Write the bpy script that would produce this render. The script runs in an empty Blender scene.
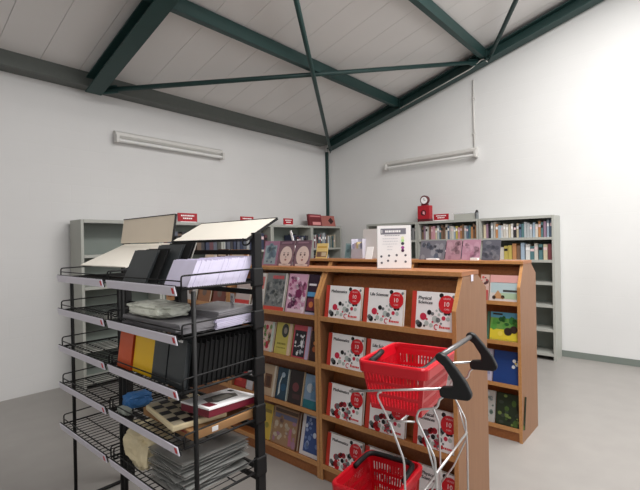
import bpy, bmesh, math, random
from mathutils import Vector, Matrix, Euler
random.seed(7)
S = bpy.context.scene
C = S.collection
rad = math.radians

# ------------------------------------------------------------------ materials
def lin(c):
    return tuple(((v/255)/12.92 if v/255 <= .04045 else ((v/255+.055)/1.055)**2.4) for v in c)

MATS = {}
def mat(name, rgb=None, rough=.6, metal=0., var=.06, scale=9., trans=0., bump=0., coat=0., alpha=1., ior=1.45):
    if name in MATS: return MATS[name]
    m = bpy.data.materials.new(name); m.use_nodes = True
    nt = m.node_tree; b = nt.nodes['Principled BSDF']
    col = lin(rgb)
    tc = nt.nodes.new('ShaderNodeTexCoord'); nz = nt.nodes.new('ShaderNodeTexNoise')
    nz.inputs['Scale'].default_value = scale; nz.inputs['Detail'].default_value = 3
    nt.links.new(tc.outputs['Object'], nz.inputs['Vector'])
    mp = nt.nodes.new('ShaderNodeMapRange'); mp.inputs[3].default_value = 1-var; mp.inputs[4].default_value = 1+var
    nt.links.new(nz.outputs['Fac'], mp.inputs[0])
    mx = nt.nodes.new('ShaderNodeVectorMath'); mx.operation = 'SCALE'; mx.inputs[0].default_value = col
    nt.links.new(mp.outputs[0], mx.inputs['Scale']); nt.links.new(mx.outputs[0], b.inputs['Base Color'])
    b.inputs['Roughness'].default_value = rough; b.inputs['Metallic'].default_value = metal
    b.inputs['Transmission Weight'].default_value = trans; b.inputs['Coat Weight'].default_value = coat
    b.inputs['Alpha'].default_value = alpha; b.inputs['IOR'].default_value = ior
    if bump:
        bp = nt.nodes.new('ShaderNodeBump'); bp.inputs['Strength'].default_value = bump; bp.inputs['Distance'].default_value = .01
        nt.links.new(nz.outputs['Fac'], bp.inputs['Height']); nt.links.new(bp.outputs[0], b.inputs['Normal'])
    MATS[name] = m
    return m

def wood(name, c1, c2, axis=(1, 14, 14), rough=.42):
    m = bpy.data.materials.new(name); m.use_nodes = True
    nt = m.node_tree; b = nt.nodes['Principled BSDF']
    tc = nt.nodes.new('ShaderNodeTexCoord'); mp = nt.nodes.new('ShaderNodeMapping'); mp.inputs['Scale'].default_value = axis
    nz = nt.nodes.new('ShaderNodeTexNoise'); nz.inputs['Scale'].default_value = 5; nz.inputs['Detail'].default_value = 6; nz.inputs['Distortion'].default_value = .6
    cr = nt.nodes.new('ShaderNodeValToRGB')
    cr.color_ramp.elements[0].position = .3; cr.color_ramp.elements[0].color = lin(c1)+(1,)
    cr.color_ramp.elements[1].position = .7; cr.color_ramp.elements[1].color = lin(c2)+(1,)
    nt.links.new(tc.outputs['Object'], mp.inputs[0]); nt.links.new(mp.outputs[0], nz.inputs['Vector'])
    nt.links.new(nz.outputs['Fac'], cr.inputs[0]); nt.links.new(cr.outputs[0], b.inputs['Base Color'])
    b.inputs['Roughness'].default_value = rough
    MATS[name] = m
    return m

def wall_mat(name, rgb, along):
    # painted blockwork: faint mortar courses as bump, a little soiling
    m = bpy.data.materials.new(name); m.use_nodes = True
    nt = m.node_tree; b = nt.nodes['Principled BSDF']; L = nt.links.new
    tc = nt.nodes.new('ShaderNodeTexCoord'); sp = nt.nodes.new('ShaderNodeSeparateXYZ'); cb = nt.nodes.new('ShaderNodeCombineXYZ')
    L(tc.outputs['Object'], sp.inputs[0]); L(sp.outputs[along], cb.inputs[0]); L(sp.outputs[2], cb.inputs[1])
    br = nt.nodes.new('ShaderNodeTexBrick'); br.inputs['Scale'].default_value = 1
    br.inputs['Brick Width'].default_value = .4; br.inputs['Row Height'].default_value = .2; br.inputs['Mortar Size'].default_value = .006
    br.inputs['Color1'].default_value = (1, 1, 1, 1); br.inputs['Color2'].default_value = (1, 1, 1, 1); br.inputs['Mortar'].default_value = (0, 0, 0, 1)
    L(cb.outputs[0], br.inputs['Vector'])
    nz = nt.nodes.new('ShaderNodeTexNoise'); nz.inputs['Scale'].default_value = 1.7; nz.inputs['Detail'].default_value = 5
    L(tc.outputs['Object'], nz.inputs['Vector'])
    mp = nt.nodes.new('ShaderNodeMapRange'); mp.inputs[3].default_value = .95; mp.inputs[4].default_value = 1.04
    L(nz.outputs['Fac'], mp.inputs[0])
    mx = nt.nodes.new('ShaderNodeVectorMath'); mx.operation = 'SCALE'; mx.inputs[0].default_value = lin(rgb)
    L(mp.outputs[0], mx.inputs['Scale']); L(mx.outputs[0], b.inputs['Base Color'])
    bp = nt.nodes.new('ShaderNodeBump'); bp.inputs['Strength'].default_value = .25; bp.inputs['Distance'].default_value = .004
    L(br.outputs['Color'], bp.inputs['Height']); L(bp.outputs[0], b.inputs['Normal'])
    b.inputs['Roughness'].default_value = .75
    MATS[name] = m
    return m

wood('beech', (144, 86, 43), (166, 103, 55), (14, 1, 14))
wood('beech_side', (134, 92, 60), (146, 103, 70), (14, 14, 1))
wood('beech_edge', (190, 134, 80), (204, 150, 96), (14, 1, 14))
wall_mat('wall_paint_left', (216, 215, 214), 0)
wall_mat('wall_paint_right', (222, 222, 221), 1)
mat('ceiling_sheet', (222, 219, 217), .6, var=.04, scale=2)
mat('floor_vinyl', (150, 146, 142), .38, var=.1, scale=5, bump=.05)
mat('green_steel', (34, 62, 60), .45, var=.1)
mat('grey_steel', (84, 88, 84), .5, var=.1, scale=20)
mat('black_metal', (9, 9, 10), .62, var=.1)
mat('black_grip', (14, 15, 17), .5, var=.08)
mat('chrome', (222, 222, 222), .36, 1.)
mat('grey_tube', (120, 118, 118), .4, .6)
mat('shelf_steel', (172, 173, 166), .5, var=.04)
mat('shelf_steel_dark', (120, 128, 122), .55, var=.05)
mat('cream_board', (236, 230, 218), .55, var=.02)
mat('beige_board', (236, 222, 202), .6, var=.03)
mat('label_white', (226, 222, 234), .35, var=.02)
mat('red_plastic', (206, 14, 34), .3, var=.05, coat=.2)
mat('red_sign', (172, 26, 40), .4, var=.04)
mat('red_cover', (214, 34, 44), .35, var=.04)
mat('red_spine', (204, 62, 48), .4, var=.05)
mat('white_paper', (248, 246, 246), .5, var=.015)
mat('page', (226, 216, 196), .8, var=.05, scale=60)
mat('ink_black', (26, 24, 28), .45, var=.03)
mat('ink_dark', (66, 64, 70), .5)
mat('ink_grey', (118, 122, 124), .5, var=.03)
mat('ink_pale', (186, 196, 192), .5, var=.03)
mat('ink_pink', (206, 44, 74), .45, var=.03)
mat('ink_soft', (232, 204, 206), .5, var=.03)
mat('lamp_white', (206, 204, 200), .4, var=.02)
mat('tube_white', (222, 222, 220), .3, var=.01)
mat('conduit', (190, 188, 184), .5)
mat('clear_film', (166, 167, 164), .12, alpha=.55, var=.1, scale=5)
mat('lavender_film', (222, 216, 240), .25, var=.1, scale=16)
mat('grey_film', (136, 134, 138), .25, var=.15, scale=12)
mat('acrylic', (225, 228, 230), .1, alpha=.4, var=.02)
mat('card_brown', (168, 126, 84), .7, var=.08)

def ink(rgb, rough=.45):
    n = 'print_%02x%02x%02x' % rgb
    return mat(n, rgb, rough, var=.04, scale=25)

# ------------------------------------------------------------------ mesh builder
FONTC = {}
def glyphs(s):
    if s in FONTC: return FONTC[s]
    cu = bpy.data.curves.new('t', 'FONT'); cu.body = s; cu.size = 1.; cu.resolution_u = 2
    o = bpy.data.objects.new('t', cu); C.objects.link(o)
    dg = bpy.context.evaluated_depsgraph_get()
    me = bpy.data.meshes.new_from_object(o.evaluated_get(dg))
    vs = [(v.co.x, v.co.y) for v in me.vertices]; ps = [tuple(p.vertices) for p in me.polygons]
    bpy.data.objects.remove(o); bpy.data.meshes.remove(me); bpy.data.curves.remove(cu)
    FONTC[s] = (vs, ps); return FONTC[s]

class MB:
    def __init__(s): s.v = []; s.f = []; s.m = []; s.sm = []
    def add(s, vs, fs, m, smooth=False, M=None):
        o = len(s.v)
        s.v += [tuple(M @ Vector(p)) if M else tuple(p) for p in vs]
        for f in fs: s.f.append(tuple(i+o for i in f)); s.m.append(m); s.sm.append(smooth)
        return s
    def box(s, c, d, m, M=None):
        x, y, z = c; a, b, e = d[0]/2, d[1]/2, d[2]/2
        vs = [(x+i*a, y+j*b, z+k*e) for i in (-1, 1) for j in (-1, 1) for k in (-1, 1)]
        return s.add(vs, [(0, 1, 3, 2), (4, 6, 7, 5), (0, 4, 5, 1), (2, 3, 7, 6), (0, 2, 6, 4), (1, 5, 7, 3)], m, False, M)
    def bb(s, x0, x1, y0, y1, z0, z1, m, M=None):
        return s.box(((x0+x1)/2, (y0+y1)/2, (z0+z1)/2), (abs(x1-x0), abs(y1-y0), abs(z1-z0)), m, M)
    def prism(s, pts, ax, lo, hi, m, M=None, smooth=False):
        # pts 2-D in the two other axes (order kept), extruded along ax
        def P(a, b, t):
            return {0: (t, a, b), 1: (a, t, b), 2: (a, b, t)}[ax]
        n = len(pts)
        vs = [P(a, b, lo) for a, b in pts]+[P(a, b, hi) for a, b in pts]
        fs = [tuple(range(n))[::-1], tuple(range(n, 2*n))]+[(i, (i+1) % n, n+(i+1) % n, n+i) for i in range(n)]
        return s.add(vs, fs, m, smooth, M)
    def tube(s, path, r, m, seg=8, closed=False, M=None):
        P = [Vector(p) for p in path]; n = len(P); vs = []; fs = []
        prev = None
        for i, p in enumerate(P):
            if closed: t = (P[(i+1) % n]-P[i-1]).normalized()
            else: t = (P[min(i+1, n-1)]-P[max(i-1, 0)]).normalized()
            if prev is None:
                a = t.orthogonal().normalized()
            else:
                a = prev-t*prev.dot(t)
                a = a.normalized() if a.length > 1e-6 else t.orthogonal().normalized()
            prev = a; b = t.cross(a)
            for k in range(seg):
                an = 2*math.pi*k/seg; vs.append(tuple(p+a*math.cos(an)*r+b*math.sin(an)*r))
        for i in range(n if closed else n-1):
            j = (i+1) % n
            for k in range(seg):
                fs.append((i*seg+k, i*seg+(k+1) % seg, j*seg+(k+1) % seg, j*seg+k))
        if not closed: fs += [tuple(range(seg))[::-1], tuple(range((n-1)*seg, n*seg))]
        return s.add(vs, fs, m, True, M)
    def cyl(s, a, b, r, m, seg=20, r2=None):
        a = Vector(a); b = Vector(b); t = (b-a).normalized(); x = t.orthogonal().normalized(); y = t.cross(x); r2 = r if r2 is None else r2
        vs = [tuple(a+(x*math.cos(q)+y*math.sin(q))*r) for q in [2*math.pi*k/seg for k in range(seg)]]
        vs += [tuple(b+(x*math.cos(q)+y*math.sin(q))*r2) for q in [2*math.pi*k/seg for k in range(seg)]]
        s.add(vs, [(k, (k+1) % seg, seg+(k+1) % seg, seg+k) for k in range(seg)], m, True)
        return s.add(vs, [tuple(range(seg))[::-1], tuple(range(seg, 2*seg))], m)
    def poly(s, pts, m, M=None): return s.add(pts, [tuple(range(len(pts)))], m, False, M)
    def build(s, name, parent=None, loc=(0, 0, 0), bevel=0, M=None):
        me = bpy.data.meshes.new(name)
        me.from_pydata(s.v, [], s.f)
        names = []
        for k in s.m:
            if k not in names: names.append(k)
        for k in names: me.materials.append(MATS[k] if isinstance(k, str) else k)
        for p, k, q in zip(me.polygons, s.m, s.sm): p.material_index = names.index(k); p.use_smooth = q
        bm = bmesh.new(); bm.from_mesh(me); bmesh.ops.recalc_face_normals(bm, faces=bm.faces[:]) if name != 'cover' else None
        bm.to_mesh(me); bm.free(); me.update()
        o = bpy.data.objects.new(name, me); C.objects.link(o); o.location = loc
        if parent: o.parent = parent
        if bevel:
            b = o.modifiers.new('bevel', 'BEVEL'); b.width = bevel; b.segments = 2; b.limit_method = 'ANGLE'
        return o

class Face:
    """decals on a flat face: origin o, unit axes x,y, size w,h; u,v in 0..1; each layer stands a fraction of a millimetre proud"""
    def __init__(s, mb, o, x, y, w, h, step=.0006):
        s.mb = mb; s.o = Vector(o); s.x = Vector(x); s.y = Vector(y); s.n = s.x.cross(s.y); s.w = w; s.h = h; s.k = 0; s.step = step
    def P(s, u, v, k): return tuple(s.o+s.x*(u*s.w)+s.y*(v*s.h)+s.n*(s.step*k))
    def lay(s): s.k += 1; return s
    def rect(s, u0, v0, u1, v1, m): s.mb.poly([s.P(u0, v0, s.k), s.P(u1, v0, s.k), s.P(u1, v1, s.k), s.P(u0, v1, s.k)], m); return s
    def poly(s, pts, m): s.mb.poly([s.P(u, v, s.k) for u, v in pts], m); return s
    def disc(s, u, v, r, m, n=18, asp=1.):
        # r in metres; trimmed to the face
        pts = []
        for k in range(n):
            a = 2*math.pi*k/n
            pts.append((min(1, max(0, u+math.cos(a)*r/s.w)), min(1, max(0, v+math.sin(a)*r*asp/s.h))))
        return s.poly(pts, m)
    def text(s, t, u, v, h, m, maxw=None, align='L'):
        vs, ps = glyphs(t)
        if not vs: return s
        x0 = min(a for a, b in vs); x1 = max(a for a, b in vs)
        sc = h/.72; sx = sc
        if maxw and (x1-x0)*sc > maxw: sx = maxw/(x1-x0)
        off = {'L': 0, 'C': -(x1-x0)*sx/2, 'R': -(x1-x0)*sx}[align]
        s.mb.add([tuple(s.o+s.x*(u*s.w+off+(a-x0)*sx)+s.y*(v*s.h+b*sc)+s.n*(s.step*s.k)) for a, b in vs], ps, m)
        return s

def arc(path, r, n=5):
    P = [Vector(p) for p in path]; out = [P[0]]
    for i in range(1, len(P)-1):
        a = (P[i-1]-P[i]); b = (P[i+1]-P[i]); q = min(r, a.length*.45, b.length*.45)
        p0 = P[i]+a.normalized()*q; p1 = P[i]+b.normalized()*q
        for k in range(n+1):
            t = k/n; out.append(p0*(1-t)**2+P[i]*2*t*(1-t)+p1*t*t)
    return out+[P[-1]]

# ------------------------------------------------------------------ things
def tag(o, label, cat, group=None):
    o['label'] = label; o['category'] = cat
    if group: o['group'] = group
    return o
def thing(name, label, cat, loc=(0, 0, 0), rot=(0, 0, 0), group=None):
    o = bpy.data.objects.new(name, None); C.objects.link(o); o.empty_display_size = .05
    o.location = loc; o.rotation_euler = rot
    return tag(o, label, cat, group)
def struct(o): o['kind'] = 'structure'; return o
def stuff(o): o['kind'] = 'stuff'; return o
ORD = ['first', 'second', 'third', 'fourth', 'fifth', 'sixth', 'seventh', 'eighth', 'ninth', 'tenth', 'eleventh', 'twelfth', 'thirteenth', 'fourteenth', 'fifteenth', 'sixteenth', 'seventeenth', 'eighteenth', 'nineteenth', 'twentieth', 'twenty-first', 'twenty-second', 'twenty-third', 'twenty-fourth', 'twenty-fifth', 'twenty-sixth', 'twenty-seventh', 'twenty-eighth', 'twenty-ninth', 'thirtieth']

# ------------------------------------------------------------------ camera
cam = bpy.data.objects.new('camera', bpy.data.cameras.new('camera')); C.objects.link(cam)
psi, th, rho = rad(48.94), rad(-.18), rad(1.06)
f0 = Vector((math.sin(psi), math.cos(psi), 0)); r0 = Vector((math.cos(psi), -math.sin(psi), 0)); u0 = Vector((0, 0, 1))
fw = f0*math.cos(th)+u0*math.sin(th); up = u0*math.cos(th)-f0*math.sin(th)
rt = r0*math.cos(rho)-up*math.sin(rho); up = up*math.cos(rho)+r0*math.sin(rho)
cam.matrix_world = Matrix(((rt.x, up.x, -fw.x, 0), (rt.y, up.y, -fw.y, 0), (rt.z, up.z, -fw.z, 1.5), (0, 0, 0, 1)))
cam.data.sensor_fit = 'HORIZONTAL'; cam.data.sensor_width = 36; cam.data.lens = 36*432/640
cam.data.clip_start = .05
S.camera = cam

# ------------------------------------------------------------------ the room
XR, YL = 6.2, 5.196          # right wall plane, left wall plane
XB, YB = -2.6, -4.0
EAVE, SL = 3.27, .268        # steel line at the eave and roof slope
def roof(y): return EAVE+SL*(5.1-y)
o = MB().bb(XB, XR+.1, YB, YL+.1, -.05, 0, 'floor_vinyl').build('floor'); struct(o)
o = MB().bb(XB, XR+.15, YL, YL+.15, 0, 3.62, 'wall_paint_left').build('wall_left'); struct(o)
mb = MB(); mb.prism([(YL, 0), (YB, 0), (YB, roof(YB)+.45), (YL, roof(YL)+.3)], 0, XR, XR+.15, 'wall_paint_right')
struct(mb.build('wall_right'))
mb = MB(); mb.prism([(YL, 0), (YB, 0), (YB, roof(YB)+.45), (YL, roof(YL)+.3)], 0, XB-.15, XB, 'wall_paint_right')
struct(mb.build('wall_back'))
mb = MB(); x = XB
def zs(y): return roof(y)+.13
while x < XR+.1:
    w = .37
    for y0, y1 in ((YL+.1, YB),):
        a, b = x+.002, x+w-.002
        for q0, q1, lo, hi in ((a, b, 0, .03),):
            vs = [(q, y, zs(y)+t) for q in (q0, q1) for y in (y0, y1) for t in (lo, hi)]
            mb.add(vs, [(0, 1, 3, 2), (4, 6, 7, 5), (0, 4, 5, 1), (2, 3, 7, 6), (0, 2, 6, 4), (1, 5, 7, 3)], 'ceiling_sheet')
    x += w
vs = [(q, y, zs(y)+t) for q in (XB, XR+.15) for y in (YL+.1, YB) for t in (.032, .06)]
mb.add(vs, [(0, 1, 3, 2), (4, 6, 7, 5), (0, 4, 5, 1), (2, 3, 7, 6), (0, 2, 6, 4), (1, 5, 7, 3)], 'ceiling_sheet')
struct(mb.build('ceiling'))
struct(MB().bb(XR-.012, XR-.001, YB, YL-.001, 0.001, .08, 'shelf_steel_dark').build('baseboard_right'))

# roof steel ---------------------------------------------------------------
def ibeam(mb, a, b, h, w, m, t=.014):
    a = Vector(a); b = Vector(b); d = (b-a); L = d.length; d.normalize()
    up_ = Vector((0, 0, 1)); side = d.cross(up_).normalized(); v = side.cross(d).normalized()
    M = Matrix.Translation(a) @ Matrix((d, side, v)).transposed().to_4x4()
    mb.bb(0, L, -w/2, w/2, h/2-t, h/2, m, M); mb.bb(0, L, -w/2, w/2, -h/2, -h/2+t, m, M); mb.bb(0, L, -t/2, t/2, -h/2+t, h/2-t, m, M)
    return mb
t = thing('roof_beam', 'dark green sloping steel rafter along the top of the right wall', 'beam', (6.09, 5.0, roof(5.0)))
ibeam(MB(), (0, .05, -.0134), (0, -8.6, SL*8.6), .15, .16, 'green_steel').build('rafter', t)
t = thing('roof_beam', 'dark green steel rafter crossing the top left corner of the ceiling', 'beam', (1.99, 5.0, roof(5.0)))
ibeam(MB(), (0, .05, -.0134), (0, -8.6, SL*8.6), .15, .17, 'green_steel').build('rafter', t)
def purlin(y, label):
    t = thing('roof_purlin', label, 'beam', (XB+.1, y, roof(y)+.04), group='roof purlins')
    mb = MB()
    L = 6.2-XB-.12
    pr = [(-.035, -.065), (.035, -.065), (.035, -.052), (-.024, -.052), (-.024, .06), (.035, .06), (.035, .072), (-.035, .072)]
    mb.prism(pr, 0, 0, L, 'green_steel'); mb.build('channel', t)
    for x in (1.99-XB-.1, 6.09-XB-.1):
        MB().bb(x-.05, x+.05, -.06, -.036, -.1, .05, 'green_steel').build('cleat', t)
purlin(3.58, 'green steel roof purlin meeting the rafter midway, nearer the far left wall')
purlin(2.2, 'green steel roof purlin at upper right, its end joining the rafter near two braces')
o = MB(); o.bb(XB+.05, 6.0, 5.0, 5.19, -.085, .1, 'grey_steel'); o.bb(XB+.05, 6.0, 4.985, 5.0, .075, .1, 'grey_steel')
tag(o.build('eave_beam', loc=(0, 0, 3.36), bevel=.006), 'dark grey steel beam running along the top of the left wall', 'beam')
def brace(a, b, label, r=.028):
    a = Vector(a); b = Vector(b); d = (b-a).normalized()
    t = thing('roof_brace', label, 'beam', a, group='diagonal roof braces')
    MB().tube([(0, 0, 0), tuple(b-a)], r, 'green_steel', 10).build('rod', t)
    for q in (Vector((0, 0, 0)), b-a):
        s = 1 if q.length == 0 else -1
        M = Matrix.Translation(q+d*s*.05) @ d.to_track_quat('X', 'Z').to_matrix().to_4x4()
        MB().box((0, 0, 0), (.16, .014, .09), 'green_steel', M).build('end_plate', t)
def R3(x, y, dz=-.06): return (x, y, roof(y)+dz)
brace(R3(6.1, 5.02, -.09), R3(2.08, 2.2, -.09), 'thin green diagonal roof brace rising steeply from the far corner of the room')
brace(R3(2.1, 4.98, -.035), R3(6.03, 2.27, -.035), 'grey-green diagonal roof brace, the nearly level one across the ceiling')
brace(R3(6.06, 2.12, -.05), R3(2.05, -.6, -.05), 'green diagonal roof brace at the top right edge, rising from the purlin joint')
o = MB().tube(arc([(6.0, 3.5, roof(3.5)-.09), (6.0, 2.35, roof(2.35)-.09), (6.02, 2.2, roof(2.2)-.03), (6.05, 2.14, roof(2.14)-.1)], .05), .008, 'conduit').build('cable_conduit')
tag(o, 'pale cable conduit clipped under the green rafter on the right wall', 'pipe')
t = thing('wall_conduit', 'thin white vertical conduit on the right wall above the strip light', 'pipe', (6.185, 2.4, 2.8))
MB().tube([(0, 0, -.05), (0, 0, 1.02)], .011, 'lamp_white').build('pipe', t)
for z in (.25, .75): MB().bb(-.012, .014, -.02, .02, z-.012, z+.012, 'lamp_white').build('clip', t)
t = thing('smoke_detector', 'small round white smoke detector on the ceiling at top centre', 'smoke detector', (3.76, 2.42, zs(2.42)))
MB().cyl((0, 0, 0), (0, 0, -.025), .06, 'lamp_white').build('base', t); MB().cyl((0, 0, -.025), (0, 0, -.05), .05, 'ink_soft', r2=.035).build('head', t)

o = MB().bb(-.045, -.002, -.045, -.002, 0, 3.2, 'green_steel').build('corner_column', loc=(XR, YL, 0)); tag(o, 'thin dark steel column standing in the far corner of the room', 'column')
def strip_light(label, loc, rz):
    t = thing('strip_light', label, 'light', loc, (0, 0, rz), 'wall strip lights')
    mb = MB(); mb.prism([(0, .07), (-.045, .07), (-.07, .05), (-.07, .015), (-.045, -.01), (0, -.01)], 0, -.76, .76, 'lamp_white'); mb.build('housing', t)
    for s in (-1, 1):
        mb = MB(); mb.bb(s*.75-.018, s*.75+.018, -.11, -.02, -.075, .02, 'lamp_white'); mb.build('lamp_holder', t, bevel=.004)
    MB().cyl((-.735, -.08, -.045), (.735, -.08, -.045), .021, 'tube_white').build('tube', t)
strip_light('unlit white fluorescent strip light high on the right wall', (6.2, 3.11, 2.77), rad(-90))
strip_light('unlit white fluorescent strip light high on the left wall', (3.03, YL, 2.81), 0)

# ------------------------------------------------------------------ steel wall bookcases
SHZ = {'L': [.08, .42, .75, 1.08, 1.42, 1.795], 'R': [.08, .38, .68, .96, 1.24, 1.525, 1.795]}
def steel_case(label, loc, rz, w, zs_, group):
    """local x along the wall to the viewer's right, y towards the wall, z up; origin front bottom left"""
    t = thing('steel_bookcase', label, 'bookcase', loc, (0, 0, rz), group)
    for x in (.016, w-.016):
        MB().bb(x-.014, x+.014, 0, .3, 0, 1.8, 'shelf_steel').build('side_panel', t)
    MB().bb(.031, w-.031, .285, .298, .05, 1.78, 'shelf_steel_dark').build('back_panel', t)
    for z in zs_:
        mb = MB(); mb.bb(.031, w-.031, .002, .284, z-.012, z+.006, 'shelf_steel'); mb.bb(.031, w-.031, -.004, .002, z-.026, z+.006, 'shelf_steel')
        mb.build('shelf', t)
    return t
BCOL = [('white', (214, 212, 208)), ('pale grey', (176, 180, 182)), ('cream', (214, 200, 168)), ('dark blue', (44, 60, 96)), ('maroon', (110, 38, 46)), ('dark green', (46, 84, 66)),
        ('black', (38, 36, 40)), ('teal', (58, 116, 122)), ('brown', (112, 82, 60)), ('red', (172, 44, 44)), ('yellow', (206, 180, 62)), ('mauve', (140, 104, 128)), ('light blue', (132, 164, 190)), ('orange', (206, 128, 66)), ('pink', (206, 130, 150))]
def shelf_books(where, M, x0, x1, z, n, hmin, hmax, depth0=.04, group=None, pal=None, gap=.0):
    x = x0; i = 0; step = (x1-x0)/n
    while x < x1-.012 and i < n:
        w = step*random.uniform(.72, .98); h = random.uniform(hmin, hmax); d = random.uniform(.16, .21)
        cn, rgb = random.choice(pal or BCOL)
        mb = MB(); m = ink(rgb)
        k = MATS[m.name]; nm = m.name
        mb.bb(0, .002, 0, d, 0, h, nm); mb.bb(w-.002, w, 0, d, 0, h, nm); mb.bb(.002, w-.002, 0, .003, 0, h, nm)
        mb.bb(.002, w-.002, .003, d-.003, .003, h-.004, 'page')
        band = random.choice(['white_paper', 'ink_black', 'ink_soft', None, None])
        if band and w > .014: mb.bb(.002, w-.002, -.0008, 0, h*.62, h*.8, band)
        p = M @ Vector((x, depth0+random.uniform(0, .025), z+.0062))
        o = mb.build('book', loc=p); o.rotation_euler = M.to_euler()
        if random.random() < .12: pass
        tag(o, '%s-spined book, %s from left, %s' % (cn, ORD[i], where), 'book', group)
        x += step; i += 1
# left wall, units from the right corner
xs = [6.15, 5.36, 4.46, 3.56, 2.66, 1.76]
nmL = ['steel bookcase on the left wall, the one in the far corner', 'steel bookcase on the left wall, second from the far corner', 'steel bookcase on the left wall, third from the far corner', 'steel bookcase on the left wall, fourth from the far corner', 'steel bookcase on the left wall, fifth from the far corner']
ML = []
for k in range(5):
    w = xs[k]-xs[k+1]; M = Matrix.Translation((xs[k+1], 4.84, 0)); ML.append((M, w))
    steel_case('grey '+nmL[k], (xs[k+1], 4.84, 0), 0, w-.002, SHZ['L'], 'steel bookcases on the left wall')
palg = [('white', (200, 200, 198)), ('pale grey', (160, 164, 166)), ('cream', (186, 176, 156)), ('dull teal', (84, 108, 112)), ('dull brown', (110, 92, 78)), ('charcoal', (70, 68, 72)), ('dull maroon', (116, 72, 78)), ('slate', (96, 102, 118))]
palc = [('charcoal', (62, 60, 64)), ('slate', (92, 96, 108)), ('dull brown', (104, 86, 74)), ('pale grey', (160, 162, 164)), ('dull maroon', (100, 64, 70)), ('navy', (56, 62, 84))]
shelf_books('top shelf of the far corner steel bookcase', ML[0][0], .06, .7, 1.42, 17, .17, .27, group='books on the far corner steel bookcase', pal=palg)
shelf_books('left wall top shelf beside the far corner bookcase', ML[1][0], .5, .85, 1.42, 7, .18, .27, group='books on the second steel bookcase from the corner', pal=palc)
shelf_books('top shelf of the third steel bookcase from the corner', ML[2][0], .05, .85, 1.42, 14, .18, .26, group='books on the third steel bookcase from the corner', pal=palc)
shelf_books('second shelf of the far corner steel bookcase', ML[0][0], .06, .5, 1.08, 10, .17, .24, group='books on the second shelf, far corner', pal=palc)
shelf_books('left wall second shelf beside the far corner bookcase', ML[1][0], .45, .85, 1.08, 9, .2, .26, group='books on the second shelf beside the far corner', pal=palc)
shelf_books('top shelf of the fourth steel bookcase from the corner', ML[3][0], .05, .85, 1.42, 12, .18, .26, group='books on the fourth steel bookcase from the corner', pal=palc)
# right wall
ys = [4.10, 3.176, 2.242, 1.308]
nmR = ['mostly behind the white notice', 'under the red box and red sign', 'at the right edge, right of the red sign', 'farthest right on that wall']
MR = []
for k in range(3):
    w = ys[k]-ys[k+1]; M = Matrix.Translation((5.88, ys[k], 0)) @ Matrix.Rotation(rad(-90), 4, 'Z'); MR.append((M, w))
    steel_case('pale steel bookcase on the right wall, '+nmR[k], (5.88, ys[k], 0), rad(-90), w-.002, SHZ['R'], 'steel bookcases on the right wall')
palr = [('white', (214, 212, 208)), ('off-white', (206, 200, 190)), ('pale grey', (176, 180, 182)), ('cream', (206, 194, 166)), ('slate blue', (92, 108, 130)), ('dull maroon', (124, 70, 74)), ('black', (48, 46, 50)), ('dull teal', (84, 120, 124)), ('brown', (124, 98, 80)), ('dull yellow', (190, 172, 90)), ('mauve', (150, 122, 140)), ('pale blue', (160, 178, 194)), ('dull orange', (190, 136, 92)), ('dusty pink', (200, 150, 160))]
shelf_books('top shelf under the red box', MR[1][0], .05, .9, 1.525, 27, .16, .22, group='books under the red box and sign', pal=palr)
shelf_books('top shelf of the right-hand wall bookcase', MR[2][0], .05, .9, 1.525, 26, .16, .22, group='books on the right-hand wall bookcase', pal=palr)
shelf_books('top wall shelf behind the white notice', MR[0][0], .55, .9, 1.525, 8, .15, .22, group='books behind the white notice', pal=palc)
shelf_books('second shelf under the red box', MR[1][0], .05, .9, 1.24, 16, .16, .22, group='books on the second shelf under the red box', pal=palc)
shelf_books('second shelf of the right-hand wall bookcase', MR[2][0], .05, .9, 1.24, 16, .16, .22, group='books on the second shelf of the right-hand wall bookcase', pal=palr)

# signs and things on top of the steel bookcases
def shelf_sign(label, loc, rz, w, h):
    t = thing('shelf_sign', label, 'sign', loc, (0, 0, rz), 'red shelf signs')
    mb = MB(); mb.bb(-w/2, w/2, 0, .012, .012, h, 'red_sign'); F = Face(mb, (-w/2, -.0004, .012), (1, 0, 0), (0, 0, 1), w, h-.012)
    for v, a, b in ((.62, .16, .84), (.3, .26, .74)):
        u = a
        while u < b:
            q = random.uniform(.05, .1); F.rect(u, v, min(b, u+q), v+.16, 'white_paper'); u += q+.018
    mb.build('plate', t, bevel=.002)
    MB().bb(-w/2*.8, w/2*.8, -.02, .05, 0, .012, 'white_paper').build('base', t)
TOP = 1.801
shelf_sign('small red sign on the left wall bookcases, the one beside the beige header board', (3.06, 4.9, TOP), 0, .28, .12)
shelf_sign('small red sign on the left wall bookcases, just above the cream header board', (4.03, 4.9, TOP), 0, .24, .11)
shelf_sign('small red sign on the left wall bookcases, left of the maroon box near the corner', (4.87, 4.9, TOP), 0, .21, .11)
shelf_sign('red sign with white lettering on the right wall bookcase beside the red box', (5.93, 2.81, TOP), rad(-90), .23, .1)
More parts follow.
